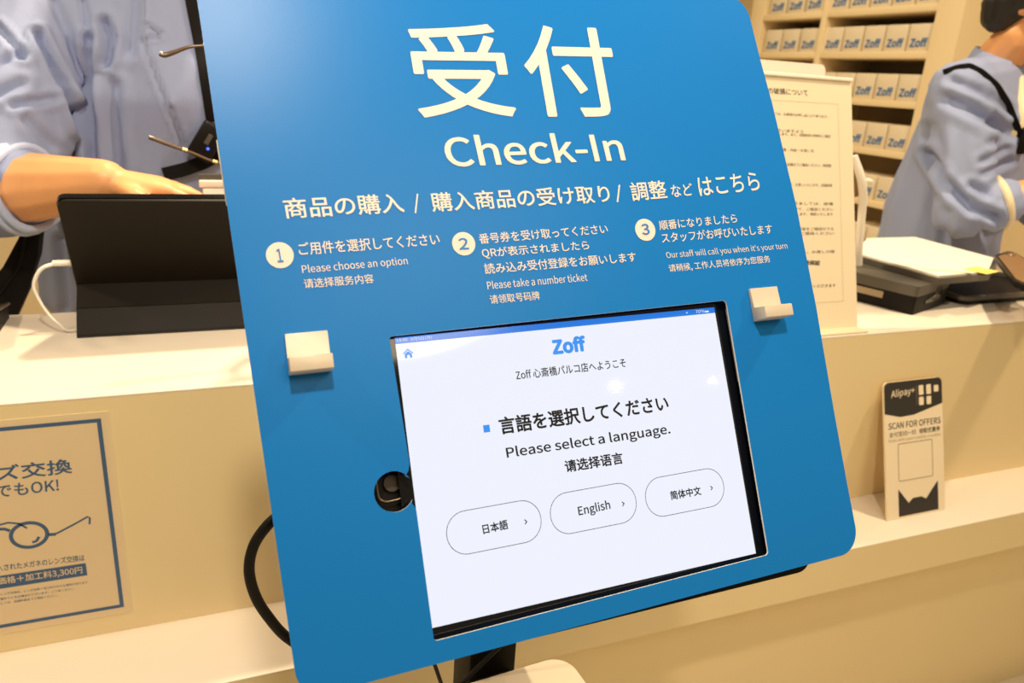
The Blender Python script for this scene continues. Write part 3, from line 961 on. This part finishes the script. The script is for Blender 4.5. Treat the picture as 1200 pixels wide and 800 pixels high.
# ---- white keyboard tray behind the folio
kt = root('paper_holder', (.10, 1.36, TOPZ), 'white upright holder with a dark top edge between the hand and the blue panel', 'holder')
kz = PY(245, 211, 1.36).z
obj('tray_body', box(.005, .30, 1.352, 1.371, TOPZ + .0003, kz - .012, .002), 'paper_bright', kt)
obj('tray_lid', box(.0, .305, 1.351, 1.372, kz - .011, kz, .002), 'paper_bright', kt)
obj('back_edge', box(.0, .305, 1.3615, 1.3715, kz + .0005, kz + .009, .001), 'grey_plastic', kt, label='dark grey back edge')

# ================================================================== PEOPLE


def pix(p):
    c = Vector(p) - CAM
    z = c.dot(RF)
    return Vector((600 + F * c.dot(RX) / z, 400 + F * c.dot(RD) / z))


def creases(lines):
    """folds of the cloth as real dents: (polyline, depth, width), the width in the same units as the line"""
    L = [([Vector(p) for p in pts], d, w_) for pts, d, w_ in lines]

    def f(co):
        q = pix(co)
        v = 0.0
        for pts, d, w_ in L:
            best = 1e9
            for a, b in zip(pts, pts[1:]):
                ab = b - a
                t = max(0, min(1, (q - a).dot(ab) / max(ab.dot(ab), 1e-6)))
                best = min(best, (q - (a + ab * t)).length)
            u = best / w_
            if u < 3.2: v += -d * math.exp(-u * u) + d * .45 * math.exp(-(u - 1.7) ** 2)
        return v
    return f


def wrinkle(amp, fx, fy, fz, seed=0.0, extra=None):
    def d(co, no):
        p = Vector((co.x * fx + seed, co.y * fy, co.z * fz))
        n1 = noise.noise(p)
        r = 1 - abs(noise.noise(p * .62 + Vector((5.2, 1.3, 7.7)))) * 2
        v = amp * (.7 * n1 + .8 * (r - .4))
        if extra: v += extra(co)
        return v
    return d


def fingers(wrist, palm_dir, up, side, scale, curl, spread=.20):
    """palm and five separate fingers; palm_dir points to the finger tips, up is the back of the hand, side is where the thumb goes"""
    pd, up, sd = [Vector(v).normalized() for v in (palm_dir, up, side)]
    s = scale
    W = Vector(wrist)
    g = []
    kn = []
    for i, (o, l) in enumerate(((.034, .088), (.012, .092), (-.010, .088), (-.030, .080))):
        kn.append(W + pd * l * s + sd * o * s + up * (.004 - .002 * abs(i - 1)) * s)
    g.append(hull((W, .024 * s), (W + pd * .035 * s + sd * .022 * s, .0155 * s), (W + pd * .035 * s - sd * .020 * s, .0155 * s), (kn[0], .0105 * s), (kn[3], .0095 * s), (kn[1], .0105 * s)))
    tips = []
    for i, (k, L) in enumerate(zip(kn, (.072, .080, .074, .058))):
        d = (pd + sd * spread * (1.2 - i * .8)).normalized()
        p = k; c = curl
        for j, f in enumerate((.45, .32, .23)):
            d2 = (d * math.cos(c) - up * math.sin(c)).normalized()
            q = p + d2 * L * f * s
            r0 = (.0088, .0078, .0068)[j] * s
            g.append(hull((p, r0), (q, r0 * .90)))
            p = q; c += curl * .85
        tips.append((p, d2))
    tb_ = W + pd * .022 * s + sd * .026 * s
    t1 = tb_ + (pd * .55 + sd * .8 - up * .15).normalized() * .036 * s
    t2 = t1 + (pd * .85 + sd * .35 - up * .25).normalized() * .030 * s
    t3 = t2 + (pd * .95 + sd * .1 - up * .30).normalized() * .024 * s
    g += [hull((W + pd * .015 * s + sd * .008 * s, .016 * s), (t1, .0118 * s)), hull((t1, .0110 * s), (t2, .0095 * s)), hull((t2, .0095 * s), (t3, .0078 * s))]
    tips.append((t3, (t3 - t2).normalized()))
    return g, tips


def mk(v, R, T):
    return R @ Vector(v) + T


def head_groups(hc, R, s=1.0):
    """head with brow, nose, chin, lips and ears, centred at hc, facing local -Y"""
    f = lambda x, y, z: hc + R @ Vector((x, y, z)) * s
    g = [hull((f(0, .012, .030), .083 * s), (f(0, .030, .020), .080 * s), (f(0, -.030, .015), .066 * s)),
         hull((f(0, -.025, .02), .068 * s), (f(0, -.050, -.075), .034 * s), (f(.030, -.015, -.055), .040 * s), (f(-.030, -.015, -.055), .040 * s), (f(0, -.066, -.098), .018 * s)),
         hull((f(0, -.094, .012), .008 * s), (f(0, -.112, -.028), .010 * s), (f(.013, -.098, -.032), .007 * s), (f(-.013, -.098, -.032), .007 * s)),
         hull((f(.034, -.083, .030), .009 * s), (f(-.034, -.083, .030), .009 * s)),
         hull((f(.016, -.090, -.062), .006 * s), (f(-.016, -.090, -.062), .006 * s), (f(0, -.097, -.060), .007 * s))]
    for sx in (1, -1):
        g.append(hull((f(.078 * sx, .010, .012), .010 * s), (f(.084 * sx, .022, .020), .012 * s), (f(.078 * sx, .012, -.025), .008 * s)))
    return g


def build_person(nm, label, T, yaw, J, handL, handR, sleeve_f, shirt_disp, props):
    """J: local joints (metres, floor at 0, facing -Y); T, yaw place the figure"""
    R = Matrix.Rotation(math.radians(yaw), 3, 'Z')
    T = Vector(T)
    w_ = {k: mk(v, R, T) for k, v in J.items()}
    rt = root('person', (T.x, T.y, 0), label, 'person')
    body = []
    hc = w_['head']
    Rh = R @ Matrix.Rotation(math.radians(props.get('head_turn', 0)), 3, 'Z') @ Matrix.Rotation(math.radians(props.get('nod', 0)), 3, 'X')
    body += head_groups(hc, Rh)
    body.append(hull((w_['neck'], (.062, .062, .05)), (hc + Rh @ Vector((0, .022, -.075)), .054)))
    e3 = lambda p, r: (p, r)
    sw = lambda r: tuple(abs(x) for x in (R @ Vector(r)))
    body.append(hull((w_['neck'] - Vector((0, 0, .05)), .06), (w_['shL'], .05), (w_['shR'], .05), (w_['chest'], .11)))
    body.append(hull((w_['chest'], .125), (w_['pelvis'], .13)))
    for s_ in 'LR':
        ar = props.get('arm', 1.0)
        body.append(hull((w_['sh' + s_], .052), (w_['el' + s_], .040 * ar)))
        mid = w_['el' + s_].lerp(w_['wr' + s_], .3)
        body.append(hull((w_['el' + s_], .040 * ar), (mid, .046 * ar)))
        body.append(hull((mid, .046 * ar), (w_['wr' + s_], .028 * ar)))
        body.append(hull((w_['hip' + s_], .085), (w_['kn' + s_], .055)))
        body.append(hull((w_['kn' + s_], .055), (w_['an' + s_], .038)))
    nails = []
    for s_, h in (('L', handL), ('R', handR)):
        g, tips = fingers(w_['wr' + s_], R @ Vector(h[0]), R @ Vector(h[1]), R @ Vector(h[2]), h[4] if len(h) > 4 else 1.0, h[3])
        body += g; nails.append((tips, R @ Vector(h[1])))
    me = skinned(body, .0042, 3)
    obj('body', me, 'skin', rt)
    # nails
    for tips, up in nails:
        for p, d in tips[:4]:
            n_ = (up - d * up.dot(d)).normalized()
            q = p + n_ * .0058 + d * .001
            x = d.cross(n_).normalized()
            mm = Matrix((x, d, n_)).transposed().to_4x4(); mm.translation = q
            obj('fingernail', xf(ell((0, 0, 0), (.0042, .006, .0012), 2), mm), 'nail', rt)
    # eyes, lips, hair
    f = lambda x, y, z: hc + Rh @ Vector((x, y, z))
    for sx in (1, -1):
        ey = obj('eye', ell(f(.032 * sx, -.078, .012), (.0125, .0125, .0085)), 'eye', rt)
        obj('iris', ell(f(.032 * sx, -.0885, .012), .0048), 'iris', ey)
    obj('lips', merge(hull((f(.018, -.092, -.058), .004), (f(0, -.100, -.056), .005), (f(-.018, -.092, -.058), .004)),
                      hull((f(.014, -.091, -.066), .004), (f(0, -.097, -.067), .0055), (f(-.014, -.091, -.066), .004))), 'lip', rt)
    hg = [hull((f(0, .020, .050), .092), (f(0, .042, .030), .086), (f(0, -.035, .062), .070)),
          hull((f(0, .060, .0), (.072, .072, .05)), (f(0, .072, -.045), (.055, .045, .03))),
          hull((f(.066, -.005, .03), .028), (f(.070, .0, -.005), .014)), hull((f(-.066, -.005, .03), .028), (f(-.070, .0, -.005), .014))]
    obj('hair', skinned(hg, .005, 3, wrinkle(.004, 60, 60, 14, 3.0)), 'hair', rt)
    # shirt: torso and sleeves
    sg_ = [hull((w_['neck'] - Vector((0, 0, .050)), .074), (w_['shL'] + Vector((0, 0, -.002)), .068), (w_['shR'] + Vector((0, 0, -.002)), .068), (w_['chest'], .140)),
           hull((w_['chest'], props.get('chest_r', .148)), (w_['waist'], props.get('waist_r', .150))),
           hull((w_['waist'], props.get('waist_r', .150)), (w_['pelvis'] - Vector((0, 0, .06)), props.get('waist_r', .162)))]
    for k, q in props.get('torso_extra', []): sg_.append(hull(*[(mk(c, R, T), r) for c, r in ((k, q),)]))
    for s_ in 'LR':
        end = w_['el' + s_].lerp(w_['wr' + s_], sleeve_f[s_])
        u, v_ = w_['sh' + s_], w_['el' + s_]
        sl = props.get('sleeve', 1.0)
        sg_.append(hull((u, .070), (u.lerp(v_, .5), .066 * sl)))
        sg_.append(hull((u.lerp(v_, .5), .066 * sl), (v_, .062 * sl)))
        if sleeve_f[s_] > 0.05: sg_.append(hull((v_, .062 * sl), (end, .054 * sl)))
    sme = skinned(sg_, .006, 4, shirt_disp)
    bv = bvh_of(sme)
    so = obj('shirt', sme, 'shirt', rt)
    for s_ in 'LR':
        end = w_['el' + s_].lerp(w_['wr' + s_], sleeve_f[s_])
        d = (w_['wr' + s_] - w_['el' + s_]).normalized()
        a = d.orthogonal().normalized(); b = d.cross(a)
        rr = .0545 * props.get('sleeve', 1.0)
        for o2, r2 in ((0, .008), (.014, .007)) if not props.get('cuff_thin') else ((.0, .010),):
            obj('cuff', tube([end + d * (.004 + o2) + (a * math.cos(t * math.pi / 14) + b * math.sin(t * math.pi / 14)) * (rr - o2 * .25 + .002 * math.sin(t * .9)) for t in range(28)], r2, 10, True), props.get('cuff', 'cuff'), rt,
                label='rolled pale cuff')
    # collar: a band round the neck, high at the nape, open at the front
    nk = w_['neck']
    bm = bmesh.new(); rows = []
    for t in range(33):
        an = math.radians(-52 + 284 * t / 32)
        hgt = .5 + .5 * math.sin(an)
        rb, rt_, rm_ = .088, .064, .068
        pts = [(rb, -.070 + .030 * hgt), (rm_ + .010, -.030 + .036 * hgt), (rt_ + .003, -.012 + .044 * hgt), (rt_ - .002, -.014 + .043 * hgt), (rt_ - .003, -.050 + .036 * hgt)]
        rows.append([bm.verts.new(nk + R @ Vector((r_ * math.cos(an), r_ * math.sin(an) * .95, z1_))) for r_, z1_ in pts])
    for A, B in zip(rows, rows[1:]):
        for q in range(5): bm.faces.new((A[q - 1], A[q], B[q], B[q - 1]))
    bm.faces.new(rows[0]); bm.faces.new(rows[-1])
    obj('collar', bm, 'shirt', rt)
    # trousers and shoes
    tg = [hull((w_['pelvis'], (.15, .12, .08)), (w_['hipL'], .092), (w_['hipR'], .092))]
    for s_ in 'LR':
        tg += [hull((w_['hip' + s_], .095), (w_['kn' + s_], .068)), hull((w_['kn' + s_], .068), (w_['an' + s_], .055))]
    obj('trousers', skinned(tg, .010, 3, wrinkle(.006, 14, 14, 7)), 'trousers', rt)
    for s_ in 'LR':
        p = w_['an' + s_]
        fw = R @ Vector((0, -1, 0))
        obj('shoe', skinned([hull((Vector((p.x, p.y, .055)), .045), (Vector((p.x, p.y, .035)) - fw * .03, .034), (Vector((p.x, p.y, .035)) + fw * .16, (.042, .042, .034)))], .006, 3), 'shoe', rt)
    return rt, w_, bv, R, T


# ---- staff member on the left, typing on the folio tablet
JL = dict(head=(.02, -.075, 1.655), neck=(.0, .0, 1.50), chest=(0, .015, 1.27), waist=(-.05, .05, 1.08), pelvis=(-.06, .08, .93),
          shL=(.185, 0, 1.405), shR=(-.195, -.01, 1.405), elL=(.27, -.19, 1.14), wrL=(.195, -.425, 1.235),
          elR=(-.275, -.18, 1.120), wrR=(-.100, -.325, 1.157),
          hipL=(.09, .10, .90), hipR=(-.09, .10, .90), knL=(.10, .05, .49), knR=(-.10, .07, .49), anL=(.11, .10, .09), anR=(-.11, .12, .09))
TL_ = (-.035, 1.67, 0)
pl, wl, bvl, Rl, Tl = build_person('person', 'person in a blue grey shirt with rolled sleeves typing behind the counter at left', TL_, 0, JL,
                                   ((-.25, -1, .1), (0.4, 0, 1), (-1, 0, .25), .55), ((1, -.12, -.06), (.0, -.18, 1), (.1, -1, -.1), .26), dict(L=.05, R=.24),
                                   wrinkle(.010, 13, 13, 4.0, 1.7, creases([
                                       ([(44, 40), (54, 62), (68, 92), (80, 122), (86, 150)], .020, 5.0), ([(103, 44), (107, 90), (110, 190)], .016, 5.0),
                                       ([(122, 26), (131, 45), (126, 72)], .014, 6.0), ([(96, 0), (106, 46)], .008, 5.0), ([(0, 34), (28, 68)], .010, 4.5),
                                       ([(-10, 84), (24, 64)], .008, 6.0), ([(0, 112), (26, 98)], .007, 6.0), ([(16, 124), (60, 116)], .007, 5.0), ([(74, 112), (88, 142), (87, 178)], .010, 5.0),
                                       ([(134, 100), (138, 210)], .010, 7.0), ([(62, 0), (80, 40), (92, 84)], .006, 6.0), ([(30, 140), (64, 172)], .006, 6.0), ([(158, 0), (154, 60)], .006, 8.0),
                                       ([(70, 280), (78, 360)], .008, 6.0), ([(168, 48), (195, 119), (223, 191)], .007, 3.0), ([(170, 30), (190, 41), (170, 50)], .005, 3.0)])), dict(nod=-14, arm=1.25, sleeve=1.25, chest_r=(.20, .15, .15), waist_r=(.225, .15, .12)))
# open shirt front, pocket and straps on the chest
dY = (0, 1, 0)
lp = lambda x, y: PY(x, y, 1.50)
obj('lapel_edge', ribbon(bvl, [lp(166, -20), lp(168, 50), lp(195, 120), lp(222, 190)], .003, .001, (lp(190, 100) - CAM), .002), 'shirt_dark', pl, label='darker blue shirt edge')
obj('placket', ribbon(bvl, [lp(176, 30), lp(188, 40), lp(187, 45)], .003, .001, (lp(180, 35) - CAM), .002), 'shirt_dark', pl, label='darker blue shirt edge')
sk = root('shoulder_strap', lp(240, 140), 'narrow black strap hanging down the chest of the person at left, beside the panel', 'strap')
obj('webbing', ribbon(bvl, [lp(216, -60), lp(224, 0), lp(236, 60), lp(249, 145)], .020, .0015, (lp(235, 80) - CAM), .006), 'strap', sk)
obj('lower_webbing', ribbon(bvl, [lp(262, 178), lp(240, 190), lp(215, 199), lp(190, 205)], .024, .0015, (lp(235, 190) - CAM), .005), 'strap', sk)
rd_c = bvl.ray_cast(CAM, (lp(242, 165) - CAM).normalized())[0] or lp(242, 165)
rdo = root('radio_unit', rd_c, 'black clip-on radio with a tiny blue light on the chest strap at left', 'radio')
rm = Matrix.Translation(rd_c + Vector((0, -.014, 0))) @ Matrix.Rotation(math.radians(32), 4, 'Y')
obj('housing', box(-.021, .021, -.013, .013, -.034, .034, .005, 3, rm), 'black', rdo)
obj('button_pad', box(-.004, .004, -.0150, -.0132, -.004, .016, .0007, 1, rm), 'grey_plastic', rdo, label='grey key')
obj('indicator_light', ell(rm @ Vector((.007, -.0138, -.009)), .0026), 'led', rdo, label='tiny blue light')

# ---- black bag at the left hip
bg = root('waist_bag', PY(20, 350, 1.62), 'black bag panel hanging beside the shirt of the person at left, under the elbow', 'bag')
bp_ = [PY(x, y, 1.52) for x, y in [(32, 262), (50, 262), (46, 300), (34, 340), (18, 376), (-30, 400), (-30, 350), (6, 310)]]
obj('bag_body', prism(fillet([(p.x, p.z) for p in bp_], .012, 4), lambda x, y, z: Vector((x, 1.50 + z, y)), 0, .05), 'strap', bg)
obj('bag_seam', tube([PY(x, y, 1.497) for x, y in [(30, 272), (22, 312), (0, 345)]], .002, 8, sub=4), 'black', bg)

# ---- eyeglasses held behind the panel, temples sticking out to the left
gy = 1.15
h0, h1 = PY(290, 46, gy), PY(300, 203, gy)
eg = root('eyeglasses', (h0 + h1) / 2, 'eyeglasses held sideways, brown temples sticking out past the panel left edge', 'glasses')
obj('temple', tube([PY(187, 62.5, gy), PY(193, 64.5, gy), PY(205, 61, gy), PY(222, 55, gy), PY(240, 53, gy), h0], [.0032, .0036, .0030, .0022, .0017, .0015], 10, sub=6), 'horn', eg, label='brown temple with curved tip')
obj('temple', tube([PY(174.5, 160.5, gy), PY(181, 163, gy), PY(205, 172, gy), PY(225, 179, gy), PY(255, 191, gy), h1], [.0026, .0030, .0026, .0020, .0017, .0015], 10, sub=6), 'horn', eg, label='brown temple')
for p in ((216.5, 175.5), (241, 53), (252, 189.5)):
    q = PY(*p, gy)
    obj('hinge_ring', tube([q + Vector((-.003, 0, .001)), q + Vector((.003, 0, -.001))], .0030, 10), 'gold', eg, label='gold band')
ax = (h1 - h0).normalized(); gl = (h1 - h0).length
dp = Vector((1, 0, 0)).cross(ax).normalized()
for t in (.24, .76):
    c = h0 + ax * gl * t
    rim = [c + ax * .030 * math.cos(a * math.pi / 16) + dp * .024 * math.sin(a * math.pi / 16) for a in range(32)]
    obj('rim', tube(rim, .0014, 8, True), 'gold', eg, label='thin gold rim')
    bm = bmesh.new(); vs = [bm.verts.new(p + Vector((.0004, 0, 0))) for p in rim]; bm.faces.new(vs)
    bmesh.ops.solidify(bm, geom=bm.faces[:], thickness=.001)
    obj('lens', bm, 'lens', eg)
obj('bridge', tube([h0 + ax * gl * .45, h0 + ax * gl * .5 + dp * .006, h0 + ax * gl * .55], .0013, 8, sub=4), 'gold', eg)

# ---- staff member on the right, seen side on
JR = dict(head=(.0, -.055, 1.605), neck=(0, .005, 1.475), chest=(0, .02, 1.25), waist=(0, .05, 1.05), pelvis=(0, .05, .92),
          shL=(.19, .01, 1.395), shR=(-.195, .0, 1.395), elL=(.23, -.10, 1.09), wrL=(.05, -.30, 1.16),
          elR=(-.20, -.09, 1.085), wrR=(-.04, -.28, 1.19),
          hipL=(.09, .05, .88), hipR=(-.09, .05, .88), knL=(.10, .06, .48), knR=(-.10, .06, .48), anL=(.11, .14, .09), anR=(-.11, .15, .09))
TR_ = (2.03, 1.57, 0)
prn, wr_, bvr, Rr, Tr = build_person('person', 'person in blue grey shirt with folded arms, standing side on at right', TR_, 14, JR,
                                     ((-1, -.2, 0), (0, -.3, 1), (0, -1, .2), .5), ((.9, -.35, .15), (-.2, -.6, .8), (0, -.5, 1), .45), dict(L=.35, R=.32),
                                     wrinkle(.009, 12, 12, 6.0, 9.1, creases([
                                         ([(1116, 96), (1150, 108), (1180, 132)], .010, 6), ([(1112, 116), (1145, 132), (1178, 152)], .018, 8), ([(1094, 150), (1104, 195)], .008, 8),
                                         ([(1088, 180), (1110, 215), (1138, 244), (1166, 254)], .020, 6), ([(1150, 190), (1178, 174)], .009, 5), ([(1152, 203), (1182, 188)], .009, 5),
                                         ([(1138, 218), (1156, 229)], .008, 5), ([(1160, 168), (1186, 160)], .008, 6), ([(1110, 250), (1105, 300)], .008, 7), ([(1150, 262), (1158, 300)], .008, 7)])),
                                     dict(cuff='tee', cuff_thin=True, nod=4, head_turn=38, chest_r=(.17, .15, .15), waist_r=(.165, .16, .12), arm=1.1, sleeve=1.12))
obj('tee_shirt', skinned([hull((wr_['neck'] + Rr @ Vector((0, -.038, -.075)), .050), (wr_['chest'] + Rr @ Vector((0, -.072, .05)), .090))], .006, 3), 'tee', prn, label='cream tee at the open collar')
rp = lambda x, y: PY(x, y, 1.40)
s2 = root('shoulder_strap', rp(1180, 120), 'narrow black strap running over the shoulder of the person at right', 'strap')
obj('webbing', ribbon(bvr, [rp(1100, 84), rp(1118, 78), rp(1134, 76), rp(1150, 84), rp(1168, 100), rp(1182, 122), rp(1193, 150), rp(1205, 185)], .016, .0015, (rp(1160, 100) - CAM), .004), 'strap', s2)
r2c = bvr.ray_cast(CAM, (rp(1199, 165) - CAM).normalized())[0] or rp(1199, 165)
r2 = root('radio_unit', r2c, 'black clip-on radio on the strap of the person at right, at the frame edge', 'radio')
rm2 = Matrix.Translation(r2c - (r2c - CAM).normalized() * .012) @ Matrix.Rotation(math.radians(50), 4, 'Z') @ Matrix.Rotation(math.radians(-20), 4, 'Y')
obj('housing', box(-.016, .016, -.010, .010, -.032, .032, .004, 3, rm2), 'black', r2)
obj('button_pad', box(-.006, .006, -.0118, -.0102, .004, .018, .0007, 1, rm2), 'grey_plastic', r2, label='grey key')
